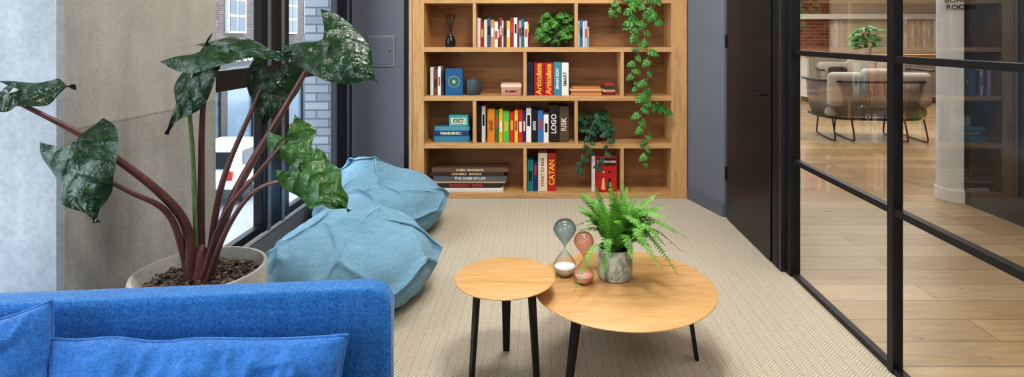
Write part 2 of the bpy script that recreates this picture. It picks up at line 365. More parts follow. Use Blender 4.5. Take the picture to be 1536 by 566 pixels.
# ================================================= NEIGHBOURING ROOM
box('wall_far',1.5,13,17.0,17.2,0,CZ,M_cream)
box('wall_far_brick',5.5,8.55,16.9,17.0,0,CZ,brick('brick_red',(136,78,62),(104,60,50),(146,128,118),'XZ',.3,.1))
box('wall_far_right',13,13.1,-2.6,17.2,0,CZ,M_white)
box('wall_corridor_dark',3.52,3.62,-2.6,4.75,0,CZ,plain((22,20,20),.14,var=.15,scale=2))
lathe('column_round_white',[(.0,0),(.14,0),(.14,CZ),(0,CZ)],(3.55,4.87,0),M_white,None,48)
lathe('baseboard_column',[(.0,0),(.152,0),(.152,.1),(.145,.105),(0,.105)],(3.55,4.87,0),M_white,None,48)
text('wall_sign','BOARD\nROOM',.06,Matrix.Translation((3.48,4.735,1.67))@Matrix(((.92,0,-.38),(-.38,0,-.92),(0,1,0))).to_4x4(),M_black,None)
box('trim_cornice',1.6,13,16.7,16.9,1.9,2.05,M_white)
g=group('sideboard',(7.0,12,0)); box('carcass',5.6,8.6,12,12.5,.1,.95,M_white,g,.01); box('top',5.55,8.65,11.97,12.53,.95,1.0,M_oakX,g,.005)
for k in range(4): box('door_front',5.63+k*.74,6.34+k*.74,11.98,12.0,.14,.92,plain((190,184,174),.5),g,.004)
for x in (5.7,8.5): box('plinth',x-.05,x+.05,12.1,12.4,0,.1,M_black,g)
g=group('radiator',(5.9,15,0))
for k in range(14): box('fin',6.0+k*.09,6.06+k*.09,15,15.1,.12,.8,plain((70,70,74),.5),g,.01)
box('radiator_feet',6.0,7.25,15.03,15.07,0,.14,M_black,g)
def bush(name,c,r,h,n,mat,potmat,potr,poth,seed=1,L=.1,W=.035):
    random.seed(seed); g=group(name,c); c=Vector(c)
    lathe('pot',[(0,0),(potr*.8,0),(potr,poth),(potr*.9,poth),(potr*.86,poth-.02),(0,poth-.02)],c,potmat,g,32)
    mb=MB()
    for i in range(n):
        an=random.random()*6.283; el=random.uniform(.1,1.4); rr=random.uniform(.55,1)
        e=c+Vector((math.cos(an)*math.cos(el)*r*rr,math.sin(an)*math.cos(el)*r*rr,poth+math.sin(el)*h*rr))
        s=c+Vector((0,0,poth-.01)); mid=(s+e)/2+Vector((0,0,.25*h)); pts=spline([s,mid,e],6); mb.tube(pts,.0022,seg=4,mi=1)
        d=Vector((math.cos(an),math.sin(an),random.uniform(-.9,.2))).normalized(); l=L*random.uniform(.7,1.2)
        mb.leaf(e,e+d*l,Vector((random.uniform(-.3,.3),-.5,.8)),W*random.uniform(.8,1.2),sag=l*.2,fold=.3,nu=6,nv=2,lobe=.15)
    mb.make('foliage',[mat,M_gstem],g); return g
bush('potted_plant',(6.95,12.2,1.0),.28,.50,60,M_poth,M_white,.12,.14,3,.22,.07)
def ropesofa(name,cx,cy,w,dp,rot):
    g=group(name,(cx,cy,0)); R=Matrix.Translation((cx,cy,0))@Matrix.Rotation(rot,4,'Z')
    def T(x,y,z): return R@Vector((x,y,z))
    def path(s,sc,z):
        a=math.pi*(1+s); ex=.55
        c=math.cos(a); sn=math.sin(a)
        return T(sc*w/2*math.copysign(abs(c)**ex,c), dp*.5+sc*dp*-1*abs(sn)**ex, z)
    fr=MB(); n=80
    fr.tube([path(i/n,1.0,.80) for i in range(n+1)],.018); fr.tube([path(i/n,.88,.30) for i in range(n+1)],.018)
    for x in (-w*.30,w*.30):
        for dd in (-.12,.12):
            fr.tube(spline([T(x+dd,-dp*.3,.30),T(x+dd,-dp*.42,.05),T(x+dd,-dp*.3,.015),T(x+dd,dp*.3,.015),T(x+dd,dp*.42,.05),T(x+dd,dp*.35,.3)],20),.011)
    fr.make('frame',plain((60,60,62),.4,.5),g)
    rp=MB(); m=84
    for i in range(m+1):
        s=.02+.96*i/m; rp.tube([path(s,1.0,.80),path(s+.004,.97,.5),path(s,.88,.30)],.0065,seg=5)
    rp.make('rope_weave',plain((146,142,136),.8),g)
    Mx=R
    box('seat_cushion',-w*.42,w*.42,-dp*.3,dp*.5,.32,.46,plain((186,178,166),.9),g,.05,4,Mx)
    for k in range(3):
        x=-w*.28+k*w*.28; box('back_cushion',x-w*.15,x+w*.15,-dp*.42,-dp*.24,.46,.92+.05*(k==1),plain((196,187,174),.9),g,.07,4,Mx)
    box('throw_cushion',w*.18,w*.36,-dp*.18,-dp*.02,.46,.84,plain((60,60,64),.9,var=.9,scale=40),g,.06,4,Mx)
ropesofa('rope_lounge_sofa',4.47,7.75,1.5,.8,-.12)
ropesofa('rope_lounge_sofa',5.85,10.2,1.8,.8,math.pi-.1)
# ================================================= BOOKSHELF
SH=group('bookshelf',(0,5,0)); SY0,SY1=BY,5.20; K=BY/F
sx=lambda p:(p-814)*K
xl,xr=sx(636),sx(1007)
box('side_left',sx(613.5),xl,SY0,SY1,0,2.35,M_oakZ,SH,.002); box('side_right',xr,sx(1030),SY0,SY1,0,2.35,M_oakZ,SH,.002)
box('face_lip_left',sx(613.5),sx(618),SY0-.008,SY0+.01,0,2.35,M_oakZ,SH); box('face_lip_right',sx(1026),sx(1030),SY0-.008,SY0+.01,0,2.35,M_oakZ,SH)
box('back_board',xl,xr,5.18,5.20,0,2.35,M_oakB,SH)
ZB=[1.722,1.302,.880,.470,.042]; th=.04
for i,z in enumerate([2.14]+ZB): box('board_%d'%i,xl,xr,SY0+.002,SY1-.02,z-th,z,M_oakX,SH,.0015)
box('top_board',xl,xr,SY0,SY1,2.28,2.35,M_oakX,SH)
for r,xs in ((0,(709,862)),(1,(709,862)),(2,(785,931)),(3,(709,862)),(4,(785,931))):
    z0=ZB[r]; z1=(2.14 if r==0 else ZB[r-1])-th
    for k,x in enumerate(xs): box('upright_%d_%d'%(r,k),sx(x),sx(x+5),SY0+.004,SY1-.02,z0,z1,M_oakZ,SH,.001)
DB=4.95
def PX(p,d=DB): return (p-814)*d/F
def PZ(p,d=DB): return H-(p-54)*d/F
def books(name,row,items,d=DB,dep=.17):
    z0=ZB[row]; g=group(name,(PX(items[0][0]),d,z0))
    for it in items:
        x0,x1,yt,col=it[:4]; jit=random.uniform(0,.012) if len(it)<5 else 0
        w=PX(x1,d)-PX(x0,d)
        box('cover',PX(x0,d)+.0006,PX(x1,d)-.0006,d+jit,d+dep,z0,PZ(yt,d),plain(col,.45,var=.05,scale=60),g,.0015)
        if len(it)>4:
            s,mode,tc,size=it[4:8]; cx=(PX(x0,d)+PX(x1,d))/2; cz=(z0+PZ(yt,d))/2
            if s: text('title',s,size,Mf((cx,d+jit-.001,cz),mode),plain(tc,.5),g)
        else:
            hh=PZ(yt,d)-z0; q=random.choice([(235,230,220),(30,30,34),(210,180,70),(200,60,50)])
            zc=z0+hh*random.uniform(.45,.7); box('label',PX(x0,d)+w*.22,PX(x1,d)-w*.22,d+jit-.0008,d+jit+.001,zc-hh*.16,zc+hh*.16,plain(q,.5),g)
    return g
random.seed(11)
cols=[(225,220,210),(170,40,45),(235,232,226),(60,90,130),(200,150,80),(240,236,228),(90,60,50),(180,60,60),(220,215,205),(50,60,80),(230,180,60),(150,40,50),(235,230,225),(60,50,60),(190,180,170),(40,110,140),(230,225,215),(120,40,50),(240,235,230),(60,150,170),(235,232,228)]
it=[];x=716.
i=0
while x<793:
    w=random.choice([2.6,3.2,3.8,4.6,5.4]); it.append((x,min(x+w,794),random.uniform(26,34) if i else 27,cols[i%len(cols)])); x+=w; i+=1
books('row_of_books',1,it,dep=.13)
books('row_of_books',1,[(867,870,31,(235,232,225)),(870,874,30,(60,130,190)),(874,877,32,(230,230,228)),(877,881,31,(200,205,210)),(881,884,40,(150,160,170))],dep=.13)
books('row_of_books',2,[(645,650,101,(235,232,226)),(650.5,656,104,(120,80,70)),(656.5,661,100,(235,235,230)),(661,665,106,(60,60,70))],dep=.14)
books('board_game_box',2,[(668,694,103,(36,96,140),'','h',(36,96,140),.01)],dep=.06)
gg=bpy.data.objects['board_game_box']
def disc(name,r,y,col):
    o=lathe(name,[(0,0),(r,0),(r,.001),(0,.001)],(0,0,0),plain(col,.5),gg,32); o.data.transform(Matrix.Translation((PX(681),y,1.0))@Matrix.Rotation(math.pi/2,4,'X'))
disc('emblem',.052,DB-.001,(160,156,110)); disc('emblem_ring',.046,DB-.002,(40,108,118)); disc('emblem_centre',.014,DB-.003,(210,190,120))
books('board_games_upright',2,[(789,800,93,(34,44,74)),(801,816,94,(176,34,40),'Articulate','up',(240,200,80),.068),(816.5,830,94,(190,38,44),'Articulate','up',(240,200,80),.066),(830.5,842,93,(70,140,160),'BRAIN BOX','up',(240,240,240),.035),(842.5,853,94,(236,232,224),'SMART','up',(40,40,44),.04)])
books('board_games_upright',3,[(717,722,158,(30,30,32)),(722.5,728,160,(235,232,226)),(731,742,164,(226,140,40),'QUIZ','up',(40,30,30),.04),(742.5,748,165,(60,120,60)),(748.5,754,164,(235,180,40)),(754.5,764,167,(90,190,80)),(764.5,771,168,(210,40,40)),(771.5,777,166,(236,200,60)),(777.5,784,165,(200,50,40)),(784.5,788.5,167,(40,60,110)),(789,797,163,(235,235,235)),(797.5,806,164,(24,24,26),'50/50','up',(240,240,240),.035),(806.5,815,166,(60,120,180)),(815.5,823,172,(236,232,226)),(824,838,158,(40,32,30),'LOGO','up',(235,230,220),.06),(839,853,160,(90,74,60),'RISK','up',(230,210,190),.06)])
books('board_games_upright',4,[(791,800,240,(30,140,150)),(800.5,806,242,(40,60,120)),(807,821,230,(236,226,200),'TICKET TO RIDE','up',(170,40,40),.034),(821.5,834,230,(186,40,34),'CATAN','up',(240,200,60),.066)])
g=group('word_game_box',(PX(907),DB,ZB[4])); d=DB-.02
box('box_body',PX(894,d),PX(925,d),d,d+.06,ZB[4],PZ(235,d),plain((190,34,34),.4),g,.002)
box('box_side',PX(888,d),PX(893,d),d+.01,d+.07,ZB[4],PZ(234,d),plain((228,224,216),.4),g,.002)
box('title_band',PX(895,d),PX(924,d),d-.001,d,PZ(249,d),PZ(237,d),plain((60,24,28),.5),g)
text('title','CODENAMES',.028,Mf((PX(909.5,d),d-.0015,PZ(243,d))),plain((240,236,228),.5),g)
for s,c in ((-1,(240,190,120)),(1,(30,30,40))):
    cx=PX(909.5,d)+s*.026
    lathe('figure_head',[(0,0),(.011,0),(.011,.001),(0,.001)],(0,0,0),plain(c,.5),g,16).data.transform(Matrix.Translation((cx,d-.001,PZ(258,d)))@Matrix.Rotation(math.pi/2,4,'X'))
    prism('figure_body',[(cx-.018,0),(cx+.018,0),(cx+.008,.1),(cx-.008,.1)],0,.001,plain(c,.5),g).data.transform(Matrix.Translation((0,d-.0005,ZB[4]+.02))@Matrix.Rotation(math.pi/2,4,'X'))
def stack(name,row,items,d=DB,dep=.2):
    z=ZB[row]; g=group(name,(PX(items[0][0]),d,z))
    for (x0,x1,h,c,*t) in items:
        z1=z+h*d/F; jy=random.uniform(0,.015)
        box('box',PX(x0,d),PX(x1,d),d+jy,d+dep,z+.0008,z1,plain(c,.45,var=.06,scale=50),g,.002)
        if t: text('title',t[0],h*d/F*.72,Mf(((PX(x0,d)+PX(x1,d))/2,d+jy-.001,(z+z1)/2)),plain(t[1],.5),g,1.1)
        z=z1
    return g
stack('stack_of_board_games',4,[(650,755,6,(226,224,220)),(646,752,7,(52,52,56),'MONOPOLY  EMPIRE',(220,60,50)),(643,758,4,(190,170,140)),(650,760,7,(96,100,108),'THE GAME OF LIFE',(235,230,225)),(644,756,6,(70,50,44),'SCRABBLE   BOGGLE',(230,200,150)),(648,762,6,(110,84,66),'CHESS  DRAUGHTS',(235,225,205))],d=4.92,dep=.22)
stack('stack_of_board_games',3,[(650,704,9,(60,130,160)),(649,703,8,(40,70,110),'PANDEMIC',(235,230,200)),(651,704,6,(90,150,170))],dep=.17)
g=group('card_game_box',(PX(687),DB,.6)); zz=ZB[3]+23.4*DB/F
box('box',PX(673),PX(702),DB+.02,DB+.12,zz,zz+17*DB/F,plain((70,170,170),.4),g,.002); box('art',PX(676),PX(699),DB+.018,DB+.021,zz+.02,zz+.075,plain((210,220,190),.5,var=.6,scale=60),g)
text('title','EXIT',.045,Mf((PX(687),DB+.016,zz+.047)),plain((30,60,70),.5),g)
stack('stack_of_wooden_games',2,[(856,903,3,(206,150,100)),(857,902,3.5,(170,110,66)),(855,903,2.5,(226,178,130)),(858,901,3.5,(196,134,84))],dep=.15)
stack('stack_of_card_games',2,[(905,924,5,(120,40,36)),(904,923,4,(226,200,150)),(906,922,5,(60,50,50)),(907,921,4,(180,50,44))],dep=.1)
g=group('dice_game_tin',(PX(767),DB,.9)); box('tin',PX(752),PX(782),DB,DB+.1,ZB[2],ZB[2]+19*K,plain((196,150,130),.4),g,.006,3)
box('tin_lid',PX(751.5),PX(782.5),DB-.003,DB+.103,ZB[2]+12*K,ZB[2]+17*K,plain((230,210,190),.4),g,.003); text('title','RUMMY',.03,Mf((PX(767),DB-.0015,ZB[2]+6*K)),plain((90,30,30),.5),g)
g=group('grey_jar_with_handle',(PX(709),DB+.06,ZB[2])); c=(PX(708),DB+.07,ZB[2]); gm=plain((72,80,88),.6)
lathe('body',[(0,0),(.06,0),(.068,.01),(.068,.12),(.06,.135),(.02,.14),(.012,.155),(0,.157)],c,gm,g)
mb=MB(); mb.tube(spline([Vector(c)+Vector(q) for q in ((.066,0,.11),(.09,0,.1),(.092,0,.05),(.066,0,.03))],12),.006); mb.make('handle',gm,g)
g=group('reed_diffuser',(PX(674),DB+.06,ZB[1])); c=Vector((PX(674),DB+.06,ZB[1]))
lathe('bottle',[(0,0),(.040,0),(.044,.008),(.044,.06),(.034,.085),(.014,.11),(.014,.15),(.017,.153),(.012,.156),(0,.15)],c,plain((26,26,28),.25),g)
mb=MB()
for k in range(7):
    an=k*.9; mb.tube([c+Vector((0,0,.12)),c+Vector((math.cos(an)*.045,math.sin(an)*.03,.29))],.003,seg=5)
mb.make('reeds',M_black,g)
def heart(u): return max(.0,math.sin(math.pi*(u*.92+.08)**.55))**.8
def cluster(name,c,potr,poth,potmat,vines,nb,mat,L=.065,seed=5,spread=.12,up=.12,nr=None):
    random.seed(seed); g=group(name,c); c=Vector(c)
    lathe('pot',[(0,0),(potr*.8,0),(potr,poth*.5),(potr,poth),(potr*.9,poth),(potr*.86,poth-.015),(0,poth-.015)],c,potmat,g,32)
    mb=MB()
    for i in range(nb):
        an=random.uniform(0,6.283); e=c+Vector((math.cos(an)*random.uniform(.2,1)*spread,math.sin(an)*random.uniform(.1,1)*min(spread,.10),poth+random.uniform(-.04,up)))
        mb.tube(spline([c+Vector((0,0,poth-.02)),(c+e)/2+Vector((0,0,poth*.5+.03)),e],5),.0018,seg=4,mi=1)
        d=Vector((math.cos(an),math.sin(an)*.5-.3,random.uniform(-1.1,.1))).normalized(); l=L*random.uniform(.7,1.2)
        mb.leaf(e,e+d*l,Vector((random.uniform(-.5,.5),-1,.5)),l*.42,sag=l*.15,fold=.25,nu=7,nv=2,lobe=.2,prof=heart)
    for vv in vines:
        pts,dens=vv; n=int(dens); pl=spline(pts,max(24,n*2)); mb.tube(pl,.0028,.0015,seg=5,mi=1)
        for k in range(n):
            p=pl[min(len(pl)-1,int((k+.5)/n*len(pl)))]; s=1 if k%2 else -1
            l=L*random.uniform(.75,1.25)*(1-.25*k/n); st=p+Vector((s*.02*random.random(),-.012,random.uniform(0,.015)))
            d=Vector((s*random.uniform(.3,1),random.uniform(-.3,.1),random.uniform(-1,-.2))).normalized()
            mb.tube([p,st],.0012,seg=4,mi=1); mb.leaf(st,st+d*l,Vector((random.uniform(-.4,.4),-1,.45)),l*.42,sag=l*.12,fold=.22,nu=7,nv=2,lobe=.2,prof=heart)
    mb.make('foliage',[mat,M_gstem],g); return g
cluster('potted_pothos',(PX(834),DB+.06,ZB[1]),.062,.10,plain((60,66,60),.5),[([P(820,40,4.93),P(812,46,4.91),P(811,58,4.9)],5)],95,M_poth,.068,5,.115,.20)
v=[([P(955,-18,4.98),P(935,-6,4.84),P(925,10,4.83),P(916,24,4.83)],8),
   ([P(958,-18,4.98),P(950,-2,4.84),P(948,30,4.83),P(958,70,4.83),P(950,110,4.83),P(962,145,4.83),P(985,160,4.83),P(1000,168,4.83)],28),
   ([P(962,-18,4.98),P(968,-2,4.84),P(965,40,4.83),P(974,90,4.83),P(968,140,4.83),P(960,180,4.83),P(970,215,4.83),P(966,250,4.83)],24),
   ([P(966,-18,4.98),P(985,-4,4.84),P(978,20,4.83),P(984,35,4.83)],8),([P(960,-18,4.98),P(945,-2,4.84),P(952,30,4.83),P(940,45,4.83)],8)]
cluster('trailing_pothos',(PX(958,4.99),4.99,ZB[0]),.07,.11,M_white,v,50,M_poth,.080,9,.2,.12)
v=[([P(890,185,4.98),P(905,190,4.86),P(912,205,4.84),P(905,240,4.83),P(895,256,4.83)],14),([P(890,185,4.98),P(885,200,4.86),P(882,225,4.84),P(872,245,4.83),P(868,258,4.83)],14),([P(890,185,4.98),P(912,192,4.88),P(921,200,4.87)],7)]
cluster('trailing_philodendron',(PX(890),DB+.05,ZB[3]),.075,.15,plain((40,44,48),.4),v,75,M_dkl,.055,12,.15,.11)
# ================================================= BEAN BAGS: loose cloth cover shrunk over a heap of filling (mass-spring solve)
def beanbag(name,cx,cy,W,Dp,hh,tip,seed,ex_t=.36,ex_b=.07,kb=1.0,steps=115,suck=.0012,grav=.0003,kc=.5,sub=6,R=.45,h=.43,mu=.9,ns_=.05,nf=2.6,ls=(0,0)):
    bm=bmesh.new(); bmesh.ops.create_icosphere(bm,subdivisions=sub,radius=1)
    bm.verts.ensure_lookup_table(); X=np.array([v.co[:] for v in bm.verts]); E=np.array([[e.verts[0].index,e.verts[1].index] for e in bm.edges]); T=np.array([[v.index for v in f.verts] for f in bm.faces])
    Bp=np.array([[ [v.index for v in f.verts if v not in e.verts][0] for f in e.link_faces] for e in bm.edges])
    n=len(X); C=np.array([0,0,h*.45]); rng=np.random.RandomState(int(seed*10))
    tip=np.array(tip,float); tip/=np.linalg.norm(tip)
    lump=[(v/np.linalg.norm(v),a) for v,a in [(rng.randn(3)*np.array([1,1,.5])+np.array([0,0,.3]),rng.uniform(-.08,.08)) for _ in range(10)]]
    lump.append((np.array([.35,-.55,.76]),-.14)); lump.append((np.array([-.1,-.1,.99]),.05))
    def rad(D):
        e=2.5; up=D[:,2]>0; hz=np.where(up,h*.55,h*.5)
        hor=np.hypot(D[:,0],D[:,1])
        r=((hor/R)**e+(np.abs(D[:,2])/hz)**e)**(-1/e)
        r=r*(1+.14*np.exp(-(1-D@tip)/.03)+.36*np.exp(-(1-D@tip)/.20))
        for v,a in lump: r=r*(1+a*np.exp(-(1-D@v)/.10))
        return r
    r=rad(X); S=C+X*r[:,None]; S[:,2]=np.maximum(S[:,2],.0)
    t=np.clip((S[:,2]/h-.15)/.6,0,1); t=t*t*(3-2*t)
    ns=np.array([noise.noise_vector(Vector(p)*nf+Vector((seed,seed,0)))[:] for p in S*2])
    ex=1+ex_b+(ex_t-ex_b)*t
    d0=np.linalg.norm(S[E[:,0]]-S[E[:,1]],axis=1); L0=d0*(ex[E[:,0]]+ex[E[:,1]])/2
    db=np.linalg.norm(S[Bp[:,0]]-S[Bp[:,1]],axis=1); B0=db*(ex[Bp[:,0]]+ex[Bp[:,1]])/2
    Y=C+(S-C)*(1.04+ex_t*.3*t)[:,None]; Y=Y+ns*ns_*(.3+t)[:,None]
    def scat(idx,val): return np.stack([np.bincount(idx,val[:,k],n) for k in range(3)],1)
    deg=np.bincount(E.ravel(),minlength=n)[:,None]; degb=np.bincount(Bp.ravel(),minlength=n)[:,None]
    V=np.zeros_like(Y)
    for s in range(steps):
        a,b,c=Y[T[:,0]],Y[T[:,1]],Y[T[:,2]]; fn=np.cross(b-a,c-a); N_=scat(T[:,0],fn)+scat(T[:,1],fn)+scat(T[:,2],fn); N_/=np.linalg.norm(N_,axis=1)[:,None]+1e-9
        V[:,2]-=grav; V-=N_*suck; V*=.9
        Z=Y+V
        for it_ in range(6):
            d=Z[E[:,1]]-Z[E[:,0]]; l=np.linalg.norm(d,axis=1)+1e-9; c=(l-L0)/l; k=np.where(c>0,.5,kc); dd=d*(c*k)[:,None]
            Z=Z+(scat(E[:,0],dd)-scat(E[:,1],dd))/deg*2.0
            if it_%2==0:
                d=Z[Bp[:,1]]-Z[Bp[:,0]]; l=np.linalg.norm(d,axis=1)+1e-9; c=(l-B0)/l; dd=d*(c*.5*kb)[:,None]
                Z=Z+(scat(Bp[:,0],dd)-scat(Bp[:,1],dd))/degb
            q=Z-C; l=np.linalg.norm(q,axis=1); D=q/l[:,None]; rr=rad(D); m=l<rr
            Z[m]=C+D[m]*(l[m]+(rr[m]-l[m])*.7)[:,None]
            dz=Z-Y; rn=(dz*D).sum(1)[:,None]*D; tg=dz-rn; Z[m]=(Y+rn+tg*(1-mu))[m]
            Z[:,2]=np.maximum(Z[:,2],.003)
        V=Z-Y; low=Z[:,2]<.006; V[low,:2]*=.3; V[m]*=.6; Y=Z
    for _ in range(3): m=(scat(E[:,0],Y[E[:,1]])+scat(E[:,1],Y[E[:,0]]))/deg; Y=Y*.5+m*.5
    mn,mxx=Y.min(0),Y.max(0)
    Y[:,0]=(Y[:,0]-(mn[0]+mxx[0])/2)*W/(mxx[0]-mn[0])+cx; Y[:,1]=(Y[:,1]-(mn[1]+mxx[1])/2)*Dp/(mxx[1]-mn[1])+cy; Y[:,2]=(Y[:,2]-mn[2])*hh/(mxx[2]-mn[2])
    for v,q in zip(bm.verts,Y): v.co=q
    me=bpy.data.meshes.new(name); bm.to_mesh(me); bm.free()
    o=link(name,me,M_bag,None,True); md=o.modifiers.new('subdiv','SUBSURF'); md.levels=1; md.render_levels=1; return o
beanbag('bean_bag',-1.015,3.02,.92,.92,.53,(-.12,.45,.9),3.3)
beanbag('bean_bag',-1.15,4.04,.92,.92,.54,(-.35,.05,.9),1.3)
# ================================================= LARGE PLANT
pc=Vector(((301-814)*1.986/F,1.986,0)); g=group('potted_alocasia',pc); ph=.585; pr=.213
lathe('pot',[(0,0),(.12,0),(.135,.01),(.175,.2),(.205,.42),(pr,ph-.01),(pr-.004,ph),(pr-.014,ph),(pr-.018,ph-.012),(pr-.03,ph-.055),(0,ph-.055)],pc,concrete('cast_stone_pot',(206,204,196),(180,177,168),False),g,64)
mb=MB(); random.seed(3)
pebm=[plain(c,.55,var=.3,scale=30) for c in ((98,76,62),(70,54,46),(124,106,90),(54,46,42),(106,92,82))]
bm=bmesh.new()
for i in range(760):
    a=random.random()*6.283; r=math.sqrt(random.random())*(pr-.036); s=random.uniform(.005,.0115)
    Mx=Matrix.Translation(pc+Vector((r*math.cos(a),r*math.sin(a),ph-.05+random.random()*.014+.01*(1-r/pr))))@Matrix.Rotation(random.random()*6,4,'Z')@Matrix.Rotation(random.random()*.6,4,'X')@Matrix.Diagonal((1.3,1,.7,1))
    k=len(bm.faces); bmesh.ops.create_icosphere(bm,subdivisions=1,radius=s,matrix=Mx); bm.faces.ensure_lookup_table(); mi=random.randrange(5)
    for f in bm.faces[k:]: f.material_index=mi
me=bpy.data.meshes.new('pebbles'); bm.to_mesh(me); bm.free(); link('pebbles',me,pebm,g,True)
def stem(pts,r0=.017,r1=.006,mi=0,o=(0,0)):
    q=[P(*p) for p in pts]; q[0]=pc+Vector((o[0],o[1],ph-.05)); mb.tube(spline(q,28),r0,r1,10,mi)
ST=MB(); mb=ST
stem([(0,0,0),(272,325,1.93),(150,221,1.72),(22,151,1.58)],.019,.006,0,(-.02,-.02))
stem([(0,0,0),(255,325,1.90),(190,286,1.78),(108,244,1.66)],.013,.004,0,(-.035,.0))
stem([(0,0,0),(302,280,1.97),(304,170,1.93),(316,84,1.90)],.014,.006,0,(-.01,.02))
stem([(0,0,0),(290,250,1.94),(284,150,1.89),(292,98,1.87)],.009,.004,1,(-.02,.015))
stem([(0,0,0),(332,280,1.98),(378,165,1.98),(398,118,1.98)],.013,.005,0,(.005,.03))
stem([(0,0,0),(348,300,1.97),(425,165,1.96),(486,60,1.95)],.019,.007,0,(.02,0))
stem([(0,0,0),(335,325,1.93),(385,262,1.90),(428,212,1.88)],.011,.005,0,(.01,-.02))
stem([(0,0,0),(340,345,1.90),(385,285,1.87),(455,264,1.84)],.011,.005,0,(.03,-.02))
lathe('stem_base',[(0,0),(.040,0),(.036,.04),(.022,.12),(0,.16)],pc+Vector((0,0,ph-.06)),M_stem,g)
ST.make('stems',[M_stem,M_gstem],g)
def aprof(u):
    u=u*.94+.06
    return max(0,math.sin(math.pi*min(1,u**.55)))**(.62+.75*u)
LF=MB()
def L(b,t,n,w,sag=.03,fold=.25,wave=.012,lobe=.28,mi=0,seed=0): LF.leaf(P(*b),P(*t),Vector(n),w,sag,fold,36,10,lobe,wave,mi,seed,aprof,.0 if mi==0 else .07)
L((28,134,1.60),(114,130,1.66),(-.1,-.6,.8),.068,.0,.25,.012,.60,0,1)
L((12,140,1.56),(-60,150,1.5),(0,-.5,.8),.055,.02,.3,.010,.2,0,2)
L((100,220,1.66),(130,338,1.62),(-.15,-1,.25),.120,.03,.35,.018,.22,0,3)
L((308,72,1.90),(434,70,1.86),(.0,-.5,.9),.090,.03,.25,.016,.40,0,4)
L((302,90,1.88),(238,200,1.84),(-.35,-.9,.3),.080,.03,.35,.016,.35,0,5)
L((484,58,1.95),(566,118,1.90),(.15,-.85,.6),.118,.03,.3,.018,.42,0,6)
L((408,108,1.98),(392,186,1.94),(.1,-1,.3),.090,.03,.35,.014,.35,0,7)
L((430,206,1.88),(462,274,1.84),(-.1,-1,.2),.070,.02,.35,.024,.35,1,8)
L((456,256,1.84),(522,316,1.80),(.1,-.9,.4),.078,.02,.35,.024,.35,1,9)
LF.make('leaves',[M_aloc,M_aloc2],g)
# ================================================= SOFA
def pillow(name,w,h,t,M,mat,parent,seed=0,n=64):
    bm=bmesh.new(); G={}
    for s in (1,-1):
        for i in range(n+1):
            for j in range(n+1):
                if s==-1 and (i in(0,n) or j in (0,n)): G[(s,i,j)]=G[(1,i,j)]; continue
                u=2*i/n-1; v=2*j/n-1
                th_=(max(0,1-abs(u)**3.0)*max(0,1-abs(v)**3.0))**.5
                x=u*w/2*(1-.04*(1-v*v)); z=v*h/2*(1-.05*(1-u*u))
                wr=noise.noise(Vector((u*4+seed,v*3,s)))*.014+.018*max(0,1-4*abs(noise.noise(Vector((u*3*w/h+seed,v*1.4,s+3)))))
                G[(s,i,j)]=bm.verts.new((x,-s*(t/2*th_+wr*th_),z+.012*noise.noise(Vector((u*2.5,seed,v)))))
    for s in (1,-1):
        for i in range(n):
            for j in range(n):
                f=[G[(s,i,j)],G[(s,i+1,j)],G[(s,i+1,j+1)],G[(s,i,j+1)]]
                bm.faces.new(f if s==1 else f[::-1])
    bmesh.ops.recalc_face_normals(bm,faces=bm.faces); bmesh.ops.transform(bm,matrix=M,verts=bm.verts)
    me=bpy.data.meshes.new(name); bm.to_mesh(me); bm.free(); o=link(name,me,mat,parent,True)
    pm=MB(); q=[]
    for i in range(0,n+1,2): q.append((2*i/n-1,-1))
    for i in range(2,n+1,2): q.append((1,2*i/n-1))
    for i in range(2,n+1,2): q.append((1-2*i/n,1))
    for i in range(2,n+1,2): q.append((-1,1-2*i/n))
    pm.tube([M@Vector((u*w/2*(1-.04*(1-v*v)),0,v*h/2*(1-.05*(1-u*u))+.012*noise.noise(Vector((u*2.5,seed,v))))) for u,v in q],.004,seg=6); pm.make('piping',mat,parent)
    return o
ang=math.radians(5.5); so=Vector((-.397,1.52,0)); g=group('sofa',so); R=Matrix.Translation(so)@Matrix.Rotation(ang,4,'Z')
def backpanel(name,x0,x1,y0,y1,z0,z1,r,mat,bev=.022):
    pts=[]
    for k in range(9): a=k/8*math.pi/2; pts.append((x1-r+r*math.cos(a),z1-r+r*math.sin(a)))
    for k in range(9): a=math.pi/2+k/8*math.pi/2; pts.append((x0+r+r*math.cos(a),z1-r+r*math.sin(a)))
    pts+= [(x0,z0),(x1,z0)]
    bm=bmesh.new(); a=[bm.verts.new((x,y0,z)) for x,z in pts]; b=[bm.verts.new((x,y1,z)) for x,z in pts]; n=len(pts)
    fa=bm.faces.new(a); fb=bm.faces.new(b[::-1])
    for i in range(n): bm.faces.new((a[i],b[i],b[(i+1)%n],a[(i+1)%n]))
    ed=[e for e in bm.edges if abs(e.verts[0].co.y-e.verts[1].co.y)<1e-6]
    bmesh.ops.bevel(bm,geom=ed,offset=bev,segments=5,profile=.5,affect='EDGES'); bmesh.ops.recalc_face_normals(bm,faces=bm.faces); bmesh.ops.transform(bm,matrix=R,verts=bm.verts)
    me=bpy.data.meshes.new(name); bm.to_mesh(me); bm.free(); link(name,me,mat,g,True)
    for yy in (y0+.006,y1-.006):
        pm=MB(); q=[R@Vector((x,yy,z)) for x,z in [(x1-.006,z0+.1)]+[(x-.006 if x>0.5*(x0+x1) else x+.006,z-.006) for x,z in pts[:18]]+[(x0+.006,z0+.1)]]
        pm.tube(q,.0042,seg=8); pm.make(name+'_piping',mat,g)
backpanel('back',-1.5,0,-.070,0,.12,.752,.050,M_sofa,.016)
box('base',-1.5,0,-.80,-.065,.12,.28,M_sofa,g,.03,4,R)
box('seat_cushion',-1.42,-.01,-.80,-.075,.28,.41,M_sofac,g,.04,4,R)
